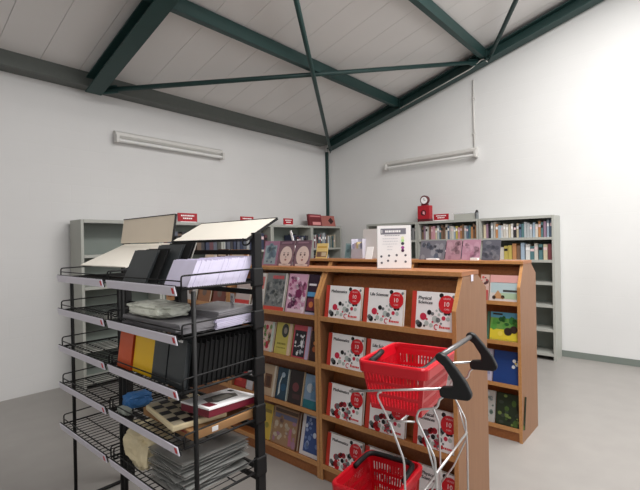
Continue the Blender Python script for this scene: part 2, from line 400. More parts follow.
# corner boxes
t = thing('game_box', 'maroon boxed set standing on the left wall bookcase near the corner', 'box', (5.57, 4.93, TOP), (rad(-8), 0, 0))
mb = MB(); mb.bb(-.16, .16, 0, .05, 0, .21, 'print_6e2026' if ink((110, 32, 38)) else ''); ink((150, 60, 70)); ink((226, 150, 150))
F = Face(mb, (-.16, -.0006, 0), (1, 0, 0), (0, 0, 1), .32, .21)
F.rect(.02, .72, .98, .95, 'print_963c46'); F.rect(.25, .12, .9, .36, 'print_e29696'); F.lay(); F.rect(.1, .8, .9, .86, 'print_e29696')
mb.build('box_body', t, bevel=.003)
t = thing('picture_book', 'brownish pink booklet with a dark diamond leaning in the corner of the bookcase top', 'book', (5.92, 4.93, TOP), (rad(-14), 0, rad(-12)))
ink((166, 98, 90)); ink((54, 20, 20))
mb = MB(); mb.bb(-.15, .15, 0, .02, 0, .2, 'print_a6625a'); F = Face(mb, (-.15, -.0006, 0), (1, 0, 0), (0, 0, 1), .3, .2)
F.poly([(.48, .55), (.66, .2), (.9, .5), (.7, .84)], 'print_361414'); mb.build('cover', t)
# red box and clock
t = thing('red_box', 'red box with a dark emblem standing on the right wall bookcase', 'box', (5.95, 3.1, TOP), (0, 0, rad(-90)))
mb = MB(); mb.bb(-.1, .1, 0, .1, 0, .245, 'red_sign'); ink((92, 22, 30)); ink((226, 150, 160))
mb.bb(-.102, .102, -.003, .103, 0, .045, 'print_5c161e'); F = Face(mb, (-.1, -.0008, 0), (1, 0, 0), (0, 0, 1), .2, .245)
F.disc(.5, .55, .045, 'print_5c161e'); F.lay(); F.poly([(.42, .5), (.62, .42), (.6, .62), (.45, .66)], 'print_e296a0'); F.poly([(.3, .47), (.38, .42), (.38, .6)], 'ink_black')
mb.build('box_body', t, bevel=.006)
t = thing('alarm_clock', 'small round clock with white face and dark red case on top of the red box', 'clock', (5.98, 3.1, TOP+.246), (0, 0, rad(-90)))
mb = MB(); mb.cyl((0, -.005, .085), (0, .05, .085), .068, 'print_5c161e', 28); mb.build('case', t, bevel=.005)
mb = MB(); mb.cyl((0, -.009, .08), (0, -.004, .08), .052, 'white_paper', 28); cf = mb.build('clock_face', t)
mb = MB(); mb.bb(-.003, .003, -.012, -.009, .08, .115, 'ink_grey'); mb.bb(0, .026, -.012, -.009, .077, .083, 'ink_grey'); mb.build('hands', cf)
mb = MB(); mb.bb(-.05, .05, -.004, .05, 0, .03, 'print_5c161e'); mb.build('foot', t, bevel=.004)
t = thing('storage_box', 'long pale translucent box on the right wall bookcase, right of the red sign', 'box', (5.95, 2.47, TOP), (0, 0, rad(-90)))
MB().bb(-.155, .155, 0, .14, 0, .085, 'shelf_steel').build('box_body', t, bevel=.006); MB().bb(-.16, .16, -.004, .144, .085, .1, 'acrylic').build('lid', t, bevel=.004)
t = thing('small_bottle', 'small dark grey bottle at the end of the pale box on the right wall bookcase', 'bottle', (5.94, 2.285, TOP))
MB().cyl((0, 0, 0), (0, 0, .09), .022, 'ink_grey').build('bottle_body', t); MB().cyl((0, 0, .09), (0, 0, .125), .024, 'ink_black', r2=.014).build('cap', t)

# ------------------------------------------------------------------ wooden display bookcases
TZ = [1.035, .735, .415, .095]      # shelf tops
PROF = [(0, 0), (0, 1.15), (.09, 1.316), (.29, 1.316), (.41, 1.235), (.41, 0)]
def display_case(label, loc, w, group, top=True, sides=(1, 1)):
    """local x = viewer's right, y = away; origin front bottom left"""
    t = thing('display_bookcase', label, 'bookcase', loc, (0, 0, rad(-90)), group)
    for s, x in ((0, 0.001), (1, w-.023)):
        mb = MB(); mb.prism(PROF, 0, x, x+.022, 'beech_side')
        # pale edging on the front edge
        mb.prism([(-.0012, 0), (-.0012, 1.15), (.0885, 1.317), (.09, 1.316), (0, 1.15), (0, 0)], 0, x, x+.022, 'beech_edge')
        mb.build('side_panel', t)
    MB().bb(.024, w-.024, .2, .212, .0, 1.314, 'beech').build('centre_panel', t)
    mb = MB(); mb.bb(0, w, .075, .3, 1.3172, 1.341, 'beech'); mb.bb(0, w, .0725, .075, 1.3175, 1.3407, 'beech_edge'); mb.build('top_panel', t, bevel=.002)
    for k, z in enumerate(TZ):
        a = .0 if k else .0
        for side in (0, 1):
            mb = MB()
            if side == 0:
                mb.bb(.024, w-.024, .003, .199, z-.022, z, 'beech'); mb.bb(.024, w-.024, 0, .003, z-.024, z+.006, 'beech_edge')
            else:
                mb.bb(.024, w-.024, .213, .407, z-.022, z, 'beech'); mb.bb(.024, w-.024, .407, .41, z-.024, z+.006, 'beech_edge')
            mb.build('shelf', t)
        zt = z+(.262 if k else .255); yb = .075 if k else .075; yt = .14 if k else .15
        mb = MB(); mb.prism([(yb, z+.001), (yb+.01, z+.001), (yt+.01, zt), (yt, zt)], 0, .024, w-.024, 'beech'); mb.build('back_board', t)
        if 1:
            mb = MB(); mb.prism([(.41-yb-.01, z+.001), (.41-yb, z+.001), (.41-yt, zt-.03), (.41-yt-.01, zt-.03)], 0, .024, w-.024, 'beech'); mb.build('back_board', t)
    MB().bb(.024, w-.024, .012, .03, 0, .07, 'beech').build('plinth', t)
    MB().bb(.024, w-.024, .38, .398, 0, .07, 'beech').build('plinth', t)
    return t
XA = 2.057
gA = 'front row of wooden display bookcases'; gC = 'rear row of wooden display bookcases'
display_case('wooden display bookcase in the front row holding the red and white science books', (XA, 1.826, 0), .923, gA)
display_case('wooden display bookcase in the front row with magazines, directly left of the science books', (XA, 2.75, 0), .923, gA)
display_case('wooden display bookcase in the front row, mostly hidden behind the black wire rack', (XA, 3.674, 0), .923, gA)
XC = 3.35
display_case('wooden display bookcase in the rear row behind the white notice', (XC, 2.847, 0), .934, gC)
display_case('wooden display bookcase in the rear row at right edge, with children\'s books', (XC, 1.912, 0), .934, gC)
display_case('narrow wooden end bay at the far left of the rear row, under the yellow card', (XC, 3.17, 0), .321, gC)
# wall label on the end of the science bookcase
o = MB().bb(0, .03, -.0015, 0, 0, .035, 'label_white').build('end_label', loc=(XA+.19, .9025, 1.285)); tag(o, 'small white label on the end panel of the science bookcase', 'label')

# ------------------------------------------------------------------ display books
def dbook(name, label, X, yl, yr, z, h, art, group, cover, th_=.016, lean=12, cat='book', spine=None):
    """yl > yr: viewer's left and right edges (world Y)"""
    w = yl-yr
    t = thing(name, label, cat, (X, (yl+yr)/2, z), (rad(-lean), 0, rad(-90)), group)
    MB().bb(-w/2+.003, w/2-.004, .002, th_-.002, .003, h-.004, 'page').build('page_block', t)
    mb = MB(); mb.bb(-w/2, w/2, 0, .002, 0, h, cover); mb.bb(-w/2, w/2, th_-.002, th_, 0, h, cover); mb.bb(-w/2, -w/2+.003, .002, th_-.002, 0, h, spine or cover)
    F = Face(mb, (-w/2, -.0006, 0), (1, 0, 0), (0, 0, 1), w, h)
    art(F)
    mb.build('book_cover', t)
    return t

DOTS = [(.11, .12, .016, 'ink_black'), (.06, .17, .014, 'ink_grey'), (.2, .34, .019, 'ink_pink'), (.36, .46, .013, 'ink_black'), (.45, .43, .009, 'ink_grey'), (.52, .3, .017, 'ink_pale'), (.6, .28, .013, 'ink_grey'),
        (.74, .34, .011, 'ink_pink'), (.79, .47, .011, 'ink_black'), (.87, .47, .009, 'ink_black'), (.3, .17, .013, 'ink_pale'), (.42, .13, .011, 'ink_pale'), (.69, .57, .018, 'ink_grey'), (.66, .92, .012, 'ink_black'),
        (.66, .83, .006, 'ink_grey'), (.95, .74, .006, 'ink_black'), (.85, .33, .011, 'ink_pale'), (.3, .28, .006, 'ink_pink'), (.62, .42, .008, 'ink_pale'), (.46, .22, .006, 'ink_pink'), (.68, .2, .006, 'ink_grey'),
        (.24, .1, .006, 'ink_black'), (.97, .9, .008, 'ink_grey'), (.55, .52, .006, 'ink_pale')]
def science(lines, dense=False):
    def art(F):
        F.rect(0, 0, .11, 1, 'red_spine')
        G = Face(F.mb, F.o+F.x*(F.w*.115), F.x, F.y, F.w*.885, F.h)
        G.k = 1
        for u, v, r, m in DOTS: G.disc(u, v, r, m)
        if dense:
            rr = random.Random(3)
            for _ in range(16):
                G.disc(rr.uniform(.05, .72), rr.uniform(.06, .5), rr.uniform(.008, .02), rr.choice(['ink_pink', 'ink_black', 'ink_grey', 'red_cover']))
        G.k = 2
        G.disc(.81, .7, .046, 'red_cover', 28)
        v = .79
        for ln in lines:
            for e in (0, .004, .008): G.text(ln, .05+e, v+e*.5, .0175, 'ink_dark', .15)
            v -= .115
        # publisher mark: open ring and a short red word
        for a in range(0, 250, 25):
            q = rad(a+55); G.disc(.56+math.cos(q)*.05, .1+math.sin(q)*.062, .0032, 'ink_pink', 8)
        for i, (a, b) in enumerate(((.64, .68), (.69, .72), (.73, .77), (.78, .81), (.82, .86), (.87, .91))):
            G.rect(a, .08, b, .13+(.03 if i == 0 else 0), 'red_cover')
        G.k = 3
        G.text('GRADE', .81, .82, .009, 'ink_soft', .05, 'C'); G.text('10', .81, .645, .024, 'white_paper', .06, 'C'); G.text('CAPS', .81, .55, .009, 'ink_soft', .05, 'C')
    return art
gS = 'red and white science textbooks'
ttl = [('Mathematics', ['Mathematics']), ('Life Sciences', ['Life Sciences']), ('Physical Sciences', ['Physical', 'Sciences'])]
rows = ['top shelf', 'second shelf', 'third shelf', 'bottom shelf']
edges = [(1.78, 1.508), (1.484, 1.222), (1.168, .9275)]
pos = ['left', 'middle', 'right']
for k, z in enumerate(TZ):
    for j, (ya, yb) in enumerate(edges):
        dy = [0, -.01, 0, .015][k]
        nm, ln = ttl[j]
        dbook('textbook', 'white %s textbook with a red circle on the %s' % (nm, rows[k]), XA+.016, ya+dy*(j < 2), yb+dy*(j < 2), z+.002, .2, science(ln, k >= 2), gS, 'white_paper', .022, 9, spine='red_spine')

# magazines on the left display bookcase ------------------------------------
def plain(*ops):
    def art(F):
        for op in ops:
            if op[0] == 'k': F.lay()
            elif op[0] == 'r': F.rect(*op[1:5], ink(op[5]).name)
            elif op[0] == 'd': F.disc(op[1], op[2], op[3], ink(op[4]).name, 20, op[5] if len(op) > 5 else 1.)
            elif op[0] == 'p': F.poly(op[1], ink(op[2]).name)
            elif op[0] == 'n':
                rr = random.Random(op[6])
                for _ in range(op[5]):
                    u, v = rr.uniform(op[1], op[3]), rr.uniform(op[2], op[4])
                    F.disc(u, v, rr.uniform(*op[8]), ink(rr.choice(op[7])).name, 7, rr.uniform(.6, 1.6))
                F.lay()
            elif op[0] == 't':
                rr = random.Random(op[6]); u = op[1]
                while u < op[3]:
                    q = rr.uniform(.03, .09); F.rect(u, op[2], min(op[3], u+q), op[4], ink(op[5]).name); u += q+.02
    return art
def c(rgb): return ink(rgb).name
gB = 'magazines on the front display bookcase'
Z = [z+.002 for z in TZ]
XB1 = XA+.018
dbook('magazine', 'white-edged magazine at the left end of the top magazine shelf', XB1, 2.5, 2.375, Z[0], .26, plain(('r', .1, .55, .9, .9, (206, 120, 116)), ('r', .1, .1, .9, .5, (196, 190, 186))), gB, c((216, 210, 206)), cat='magazine', lean=13)
dbook('magazine', 'grey magazine with a red title and red foot on the top magazine shelf', XB1, 2.365, 2.16, Z[0], .265, plain(('r', 0, 0, 1, .1, (206, 74, 60)), ('k',), ('n', .08, .15, .92, .8, 60, 2, [(104, 110, 112), (150, 152, 150), (86, 92, 96)], (.006, .018)), ('t', .3, .84, .85, .93, (206, 84, 90), 1), ('r', .93, .1, 1, 1, (214, 208, 206))), gB, c((128, 130, 130)), cat='magazine', lean=13)
dbook('magazine', 'pink and mauve photo magazine on the top magazine shelf', XB1, 2.14, 1.965, Z[0], .265, plain(('n', .08, .1, .92, .92, 60, 5, [(226, 178, 206), (240, 222, 232), (170, 90, 130), (206, 150, 180), (120, 60, 100)], (.008, .022)), ('d', .62, .5, .03, (120, 36, 84)), ('k',), ('r', .1, .02, .9, .1, (226, 200, 214))), gB, c((214, 166, 190)), cat='magazine', lean=13)
dbook('magazine', 'dark navy magazine with a light blue band at the right end of the top shelf', XB1, 1.955, 1.862, Z[0], .265, plain(('r', .1, .72, .8, .77, (226, 220, 226)), ('r', .05, .45, .95, .56, (86, 150, 196)), ('r', .1, .1, .9, .4, (112, 40, 60)), ('r', 0, 0, 1, .06, (186, 180, 206)), ('k',), ('d', .5, .25, .02, (206, 120, 70))), gB, c((44, 22, 44)), cat='magazine', lean=13)
dbook('magazine', 'cream magazine with red and black figures, leftmost on the second magazine shelf', XB1, 2.4, 2.285, Z[1], .21, plain(('n', .1, .1, .7, .9, 22, 3, [(206, 60, 80), (60, 40, 50), (226, 180, 170), (120, 150, 90)], (.008, .02)), ('r', .78, 0, 1, 1, (206, 218, 206))), gB, c((232, 206, 196)), cat='magazine', lean=13)
dbook('magazine', 'yellow-green magazine with an oval portrait on the second magazine shelf', XB1, 2.262, 2.11, Z[1], .215, plain(('d', .58, .76, .034, (64, 66, 62), 1.4), ('r', .82, 0, 1, 1, (226, 200, 176)), ('k',), ('d', .6, .76, .016, (150, 140, 130), 1.4), ('t', .15, .3, .7, .36, (150, 140, 60), 2), ('t', .15, .18, .7, .22, (150, 140, 60), 4)), gB, c((206, 192, 96)), cat='magazine', lean=13)
dbook('magazine', 'black and white magazine with pink border on the second magazine shelf', XB1, 2.09, 1.935, Z[1], .215, plain(('r', .08, .04, .76, .84, (36, 34, 44)), ('k',), ('n', .15, .1, .7, .75, 18, 9, [(226, 226, 226), (120, 120, 126), (180, 180, 190)], (.004, .012)), ('p', [(.6, .3), (.64, .62), (.5, .42), (.2, .3), (.48, .38)], (236, 236, 240)), ('r', .8, 0, 1, 1, (190, 178, 206))), gB, c((206, 84, 96)), cat='magazine', lean=13)
dbook('magazine', 'dark magazine with an orange figure at the right end of the second shelf', XB1, 1.928, 1.862, Z[1], .19, plain(('d', .6, .6, .014, (206, 130, 70)), ('d', .6, .4, .018, (180, 90, 50))), gB, c((60, 36, 34)), cat='magazine', lean=13)
dbook('magazine', 'red and white paperback hidden behind the rack post on the third shelf', XB1, 2.72, 2.585, Z[2], .21, plain(('r', .1, .2, .6, .8, (206, 70, 60)), ('d', .4, .5, .02, (240, 220, 210))), gB, c((176, 48, 46)), cat='magazine', lean=13)
dbook('magazine', 'grey-white booklet left of the rack post on the third magazine shelf', XB1, 2.575, 2.51, Z[2], .22, plain(('r', .1, .1, .5, .9, (190, 190, 200))), gB, c((206, 202, 206)), cat='magazine', lean=13)
dbook('magazine', 'brown and orange book just left of the rack post, third magazine shelf', XB1, 2.5, 2.42, Z[2], .21, plain(('r', .1, .3, .8, .9, (196, 120, 70))), gB, c((140, 84, 56)), cat='magazine', lean=13)
dbook('magazine', 'cream book with a brown picture on the third magazine shelf', XB1, 2.405, 2.275, Z[2], .215, plain(('r', .15, .25, .72, .7, (112, 72, 46)), ('k',), ('r', .3, .3, .6, .62, (80, 48, 30)), ('r', .85, 0, 1, 1, (214, 206, 190))), gB, c((186, 160, 132)), cat='magazine', lean=13)
dbook('magazine', 'dark blue-teal book with a white curve on the third magazine shelf', XB1, 2.258, 2.145, Z[2], .215, plain(('d', .5, .78, .018, (160, 180, 196)), ('p', [(.2, .1), (.35, .2), (.3, .5), (.45, .75), (.36, .76), (.2, .5)], (206, 214, 214)), ('d', .6, .4, .025, (40, 84, 116)), ('r', .9, 0, 1, 1, (180, 190, 186))), gB, c((38, 66, 84)), cat='magazine', lean=13)
dbook('magazine', 'dark brown-black book with a dim maroon picture on the third magazine shelf', XB1, 2.134, 1.998, Z[2], .22, plain(('d', .45, .5, .03, (116, 62, 66)), ('r', .3, .15, .8, .3, (70, 44, 46)), ('r', .92, 0, 1, 1, (186, 160, 130))), gB, c((46, 38, 38)), cat='magazine', lean=13)
dbook('magazine', 'pale blue and teal book at the right end of the third shelf', XB1, 1.99, 1.87, Z[2], .215, plain(('r', 0, 0, 1, .25, (38, 110, 120)), ('d', .4, .6, .03, (186, 196, 206)), ('r', .5, .3, .9, .8, (96, 130, 160))), gB, c((126, 150, 176)), cat='magazine', lean=13)
dbook('magazine', 'yellow book at the left of the bottom magazine shelf', XB1, 2.44, 2.325, Z[3], .24, plain(('d', .6, .4, .02, (150, 140, 60)), ('r', .3, .75, .9, .85, (150, 130, 60))), gB, c((206, 176, 72)), cat='magazine', lean=13)
dbook('picture_book', 'large tan book with a sketched map on the bottom magazine shelf', XB1, 2.312, 2.055, Z[3], .25, plain(('r', .05, .86, .92, .95, (86, 62, 46)), ('r', .06, .7, .9, .82, (104, 104, 132)), ('k',), ('n', .1, .1, .9, .68, 24, 4, [(186, 160, 130), (196, 180, 160), (160, 120, 140), (150, 120, 96)], (.01, .026)), ('r', .66, .05, .76, .5, (176, 110, 130)), ('r', .94, 0, 1, 1, (90, 56, 38))), gB, c((160, 126, 96)), cat='book', lean=13)
dbook('picture_book', 'blue book with white border and cloudy picture on the bottom magazine shelf', XB1, 2.03, 1.868, Z[3], .255, plain(('r', .18, .1, 1, .97, (56, 78, 132)), ('k',), ('n', .25, .2, .95, .9, 18, 8, [(150, 166, 206), (206, 214, 230), (40, 52, 92), (106, 130, 180)], (.008, .02))), gB, c((216, 212, 214)), cat='book', lean=13)
# hidden part behind the rack: a few on the third display bookcase
rr = random.Random(11)
for k, (z, cs) in enumerate(((Z[0], [((190, 120, 66), 'orange-brown'), ((200, 196, 196), 'pale grey'), ((150, 100, 66), 'tan'), ((120, 60, 50), 'dark red')]), (Z[1], [((66, 70, 96), 'slate blue'), ((206, 200, 200), 'off-white'), ((150, 40, 40), 'red')]))):
    y = 3.62
    for i, (rgb, cn) in enumerate(cs):
        w = .17
        dbook('magazine', '%s magazine seen through the black wire rack on the hidden %s' % (cn, rows[k]), XB1, y, y-w, z, .22, plain(('r', .15, .6, .85, .8, (220, 214, 206)), ('d', .5, .35, .03, (110, 90, 80))), 'magazines seen through the rack', c(rgb), cat='magazine', lean=13); y -= w+.04
dbook('magazine', 'red and white magazine beside the rack post on the top magazine shelf', XB1, 2.7, 2.53, Z[0], .2, plain(('r', 0, 0, 1, .25, (206, 60, 56)), ('r', .2, .5, .8, .7, (220, 214, 214))), gB, c((196, 180, 176)), cat='magazine', lean=13)

# on top of the front row --------------------------------------------------
TB = 1.3415
def face_art(seed):
    def art(F):
        F.rect(0, .84, 1, 1, ink((112, 84, 98)).name); F.k = 1
        pale, lip, eye = ink((226, 204, 196)).name, ink((160, 110, 106)).name, ink((120, 92, 92)).name
        F.disc(.55, .4, .062, pale, 26, 1.15); F.rect(.15, 0, .95, .08, pale)
        F.rect(.15, .88, .85, .94, ink((150, 116, 132)).name)
        F.k = 2
        F.disc(.42, .44, .009, eye, 10); F.disc(.68, .44, .009, eye, 10); F.disc(.56, .24, .011, lip, 10, .7); F.disc(.56, .35, .005, eye, 8)
        F.poly([(.36, .5), (.48, .52), (.48, .54), (.36, .52)], eye); F.poly([(.62, .52), (.74, .5), (.74, .52), (.62, .54)], eye)
    return art
gT = 'booklets displayed on top of the front row'
dbook('booklet', 'pale teal booklet with mauve border on the front row top, beside the rack post', 2.235, 2.553, 2.392, TB, .19, plain(('r', .1, .05, .9, .82, (150, 168, 176)), ('k',), ('n', .25, .15, .8, .75, 14, 2, [(126, 146, 160), (110, 130, 146), (170, 186, 190)], (.012, .025)), ('k',), ('d', .35, .16, .008, (80, 90, 110)), ('d', .65, .14, .008, (80, 90, 110))), gT, c((164, 120, 144)), cat='booklet', lean=14, th_=.008)
dbook('booklet', 'mauve booklet with a round pale face, the left of two on the front row top', 2.235, 2.385, 2.23, TB, .19, face_art(1), gT, c((128, 98, 108)), cat='booklet', lean=14, th_=.008)
dbook('booklet', 'mauve booklet with a round pale face, the right of two on the front row top', 2.235, 2.214, 2.062, TB, .19, face_art(2), gT, c((124, 96, 108)), cat='booklet', lean=14, th_=.008)
o = MB().box((0, 0, .13), (.004, .018, .27), 'white_paper', Matrix.Rotation(rad(-17), 4, 'X')).build('display_strip', loc=(2.31, 2.225, TB+.006)); tag(o, 'slim white plastic strip standing between the two face booklets', 'display holder')
for nm, y0, y1, h, rgb, cn in (('picture_book', 2.97, 2.74, .125, (196, 132, 70), 'orange-brown'), ('picture_book', 3.15, 3.0, .13, (96, 62, 46), 'dark brown'), ('booklet', 3.33, 3.17, .115, (222, 214, 206), 'off-white')):
    dbook(nm, cn+' book standing on the front row top, seen under the cream header board', 2.235, y0, y1, TB, h, plain(('r', .1, .55, .8, .75, (226, 206, 180)), ('d', .5, .3, .02, (130, 90, 66))), 'books on the front row top behind the rack', c(rgb), cat='book', lean=12)
# white notice
t = thing('notice_stand', 'white notice in an acrylic stand on top of the science bookcase', 'sign', (2.25, 1.372, TB), (rad(-6), 0, rad(-63)))
w, h = .2, .262
MB().bb(-w/2-.003, w/2+.003, .0025, .005, 0, h, 'acrylic').build('stand', t)
MB().bb(-w/2, w/2, .0, .07, .0, .003, 'acrylic').build('stand_foot', t)
mb = MB(); mb.bb(-w/2, w/2, 0, .002, .004, h, 'white_paper'); F = Face(mb, (-w/2, -.0006, .004), (1, 0, 0), (0, 0, 1), w, h-.004)
F.rect(.1, .79, .86, .93, c((126, 124, 134))); F.k = 1
u = .24
for q in (.06, .05, .07, .04, .06, .05, .08, .06): F.rect(u, .835, u+q-.012, .885, 'white_paper'); u += q
F.rect(.13, .82, .15, .9, 'white_paper')
for v, a, b in ((.755, .22, .68), (.685, .16, .62), (.62, .18, .62), (.555, .16, .6), (.49, .3, .46), (.425, .3, .46)):
    u = a
    rr = random.Random(int(v*1000))
    while u < b: q = rr.uniform(.03, .07); F.rect(u, v, min(b, u+q), v+.014, c((150, 150, 158)) if v > .75 else c((206, 206, 212))); u += q+.015
for v, col in ((.7, (236, 240, 190)), (.64, (190, 236, 160)), (.57, (48, 52, 64)), (.475, (160, 70, 150)), (.405, (74, 36, 74))): F.disc(.76, v, .0095, c(col), 14)
for u, v in ((.12, .27), (.35, .29), (.58, .3), (.84, .295), (.13, .12), (.32, .17), (.55, .16), (.84, .145)):
    F.disc(u, v, .007, c((96, 96, 104)), 9)
mb.build('notice_sheet', t)

# on top of the rear row ---------------------------------------------------
def card(name, label, cat, X, yl, yr, h, art, cover, lean=12, th_=.004):
    w = yl-yr
    t = thing(name, label, cat, (X, (yl+yr)/2, TB), (rad(-lean), 0, rad(-90)))
    mb = MB(); mb.bb(-w/2, w/2, 0, th_, 0, h, cover); art(Face(mb, (-w/2, -.0006, 0), (1, 0, 0), (0, 0, 1), w, h)); mb.build('card', t)
    mb = MB(); mb.prism([(th_, 0), (th_+.05, 0), (th_, h*.6)], 0, -.01, .01, cover, Matrix.Identity(4)); mb.build('strut', t)
    return t
card('display_card', 'yellow display card with a dark printed block at the left end of the rear row', 'sign', 3.52, 3.135, 2.975, .165, plain(('r', .05, .08, .95, .45, (150, 118, 84)), ('k',), ('r', .12, .12, .4, .4, (110, 90, 80)), ('r', .5, .14, .9, .4, (206, 190, 160)), ('r', .1, .7, .9, .8, (206, 160, 60))), c((236, 208, 136)))
card('display_card', 'narrow teal booklet standing on the rear row, left of the magazine holder', 'booklet', 3.6, 2.8, 2.72, .16, plain(('r', .15, .1, .85, .9, (110, 140, 146)), ('k',), ('d', .5, .5, .02, (80, 108, 116))), c((136, 160, 164)))
t = thing('magazine_holder', 'pale lavender magazine holder with coloured papers on the rear row top', 'magazine holder', (3.58, 2.62, TB), (0, 0, rad(-90)))
mb = MB(); mb.bb(-.07, -.066, 0, .12, 0, .2, c((196, 194, 206))); mb.bb(.066, .07, 0, .12, 0, .2, c((196, 194, 206))); mb.bb(-.066, .066, 0, .004, 0, .1, c((196, 194, 206))); mb.bb(-.066, .066, .116, .12, 0, .2, c((196, 194, 206))); mb.bb(-.066, .066, .004, .116, 0, .004, c((196, 194, 206))); mb.build('holder', t)
for i, rgb in enumerate(((186, 186, 216), (214, 196, 210), (216, 196, 150), (206, 206, 210), (150, 150, 176))):
    MB().bb(-.06+i*.024, -.045+i*.024, .01, .11, .005, .15+.01*(i % 3), c(rgb)).build('papers', t)
o = thing('poster_board', 'large blank grey-white board standing on the rear row left of the notice', 'board', (3.62, 2.46, TB), (rad(-7), 0, rad(-90)))
MB().bb(-.13, .17, 0, .006, 0, .3, c((206, 202, 200))).build('board', o)
card('display_card', 'small white card leaning on the rear row just left of the notice', 'sign', 3.5, 2.462, 2.386, .125, plain(), 'white_paper', 18)
gM = 'magazines propped on the rear row top'
def cmag(label, yl, yr, h, rgb, spots, seed, X=3.5):
    dbook('magazine', label, X, yl, yr, TB, h, plain(('n', .12, .1, .88, .9, 14, seed, spots, (.01, .03))), gM, c(rgb), cat='magazine', lean=16, th_=.008)
cmag('slate grey magazine propped on the rear row right of the notice', 1.875, 1.64, .175, (112, 110, 118), [(80, 84, 96), (136, 134, 140), (66, 66, 76)], 1)
cmag('mauve-pink magazine propped on the rear row, left of the two pink ones', 1.63, 1.495, .175, (164, 126, 138), [(150, 112, 126), (176, 140, 150)], 2)
cmag('mauve-pink magazine propped on the rear row, right of the two pink ones', 1.485, 1.335, .175, (172, 128, 146), [(158, 112, 132), (180, 140, 156)], 3)
cmag('dark grey magazine propped on the rear row at the right edge', 1.318, 1.175, .17, (88, 88, 98), [(70, 72, 82), (110, 110, 118)], 4)
o = MB().bb(-.03, .03, 0, .04, 0, .02, 'white_paper').build('price_tag', loc=(3.45, 1.36, TB)); o.rotation_euler = (0, 0, rad(-90)); tag(o, 'tiny white tag lying on the rear row front edge by the dark grey magazine', 'label')
o = MB().bb(-.05, .05, 0, .05, 0, .012, 'white_paper').build('price_tag', loc=(3.45, 1.73, TB)); o.rotation_euler = (0, 0, rad(-90)); tag(o, 'tiny white tag lying in front of the slate grey magazine', 'label')

# books on the front of the rear row, right of the science bookcase ---------
XC1 = XC+.018; gK = 'children\'s books on the rear row'
def two(z, k, l1, c1, a1, l2, c2, a2, h, y=(1.285, 1.222, 1.212, .99)):
    dbook('picture_book', l1, XC1, y[0], y[1], z, h, a1, gK, c(c1), lean=12); dbook('picture_book', l2, XC1, y[2], y[3], z, h, a2, gK, c(c2), lean=12)
two(Z[0], 0, 'reddish white narrow book peeping past the science bookcase, top shelf', (206, 176, 166), plain(('r', 0, 0, 1, .4, (176, 76, 76)), ('k',), ('n', .1, .3, .9, .9, 9, 3, [(226, 206, 196), (90, 60, 60), (206, 90, 90)], (.006, .014))),
    'pale blue and pink landscape picture book on the rear row top shelf', (206, 200, 196), plain(('r', 0, .7, 1, 1, (214, 160, 156)), ('r', .04, .32, 1, .72, (176, 196, 200)), ('r', .3, .1, 1, .32, (166, 190, 160)), ('k',), ('p', [(.1, .1), (.28, .42), (.5, .1)], (186, 140, 100)), ('r', .45, .36, 1, .44, (60, 60, 60)), ('d', .16, .14, .014, (60, 44, 36)), ('d', .45, .16, .014, (60, 44, 36))), .2)
two(Z[1], 1, 'thin green book beside the yellow jungle picture book', (70, 110, 90), plain(), 'green and yellow jungle picture book on the rear row second shelf', (110, 160, 80), plain(('r', 0, .8, 1, 1, (96, 166, 196)), ('r', 0, 0, 1, .4, (226, 206, 60)), ('r', 0, 0, 1, .08, (126, 176, 190)), ('k',), ('n', .03, .5, 1, .78, 18, 6, [(60, 130, 60), (40, 100, 50), (90, 160, 70)], (.01, .025)), ('k',), ('d', .6, .34, .03, (50, 40, 36)), ('d', .78, .42, .028, (60, 44, 40)), ('d', .35, .25, .018, (236, 214, 90)), ('r', .08, .9, .4, .96, (50, 50, 40))), .215, (1.24, 1.225, 1.215, .99))
two(Z[2], 2, 'grey-white book beside the blue flower book, rear row third shelf', (190, 186, 206), plain(('r', .1, .2, .8, .6, (150, 150, 180))), 'deep blue book with white flowers on the rear row third shelf', (32, 66, 130), plain(('d', .7, .72, .013, (230, 234, 240)), ('d', .8, .62, .013, (230, 234, 240)), ('d', .68, .54, .013, (230, 234, 240)), ('d', .86, .72, .012, (230, 234, 240)), ('k',), ('d', .75, .65, .008, (226, 206, 120))), .24, (1.275, 1.205, 1.195, .98))
two(Z[3], 3, 'grey-white booklet beside the dark green book, rear row bottom shelf', (186, 184, 180), plain(('n', .1, .1, .9, .9, 12, 6, [(130, 140, 140), (206, 206, 206), (110, 130, 120)], (.006, .016))), 'dark green leafy book on the rear row bottom shelf', (40, 52, 38), plain(('n', .05, .05, .95, .95, 26, 5, [(70, 96, 46), (110, 130, 70), (30, 36, 30), (60, 70, 60)], (.008, .02))), .235, (1.285, 1.19, 1.18, .97))

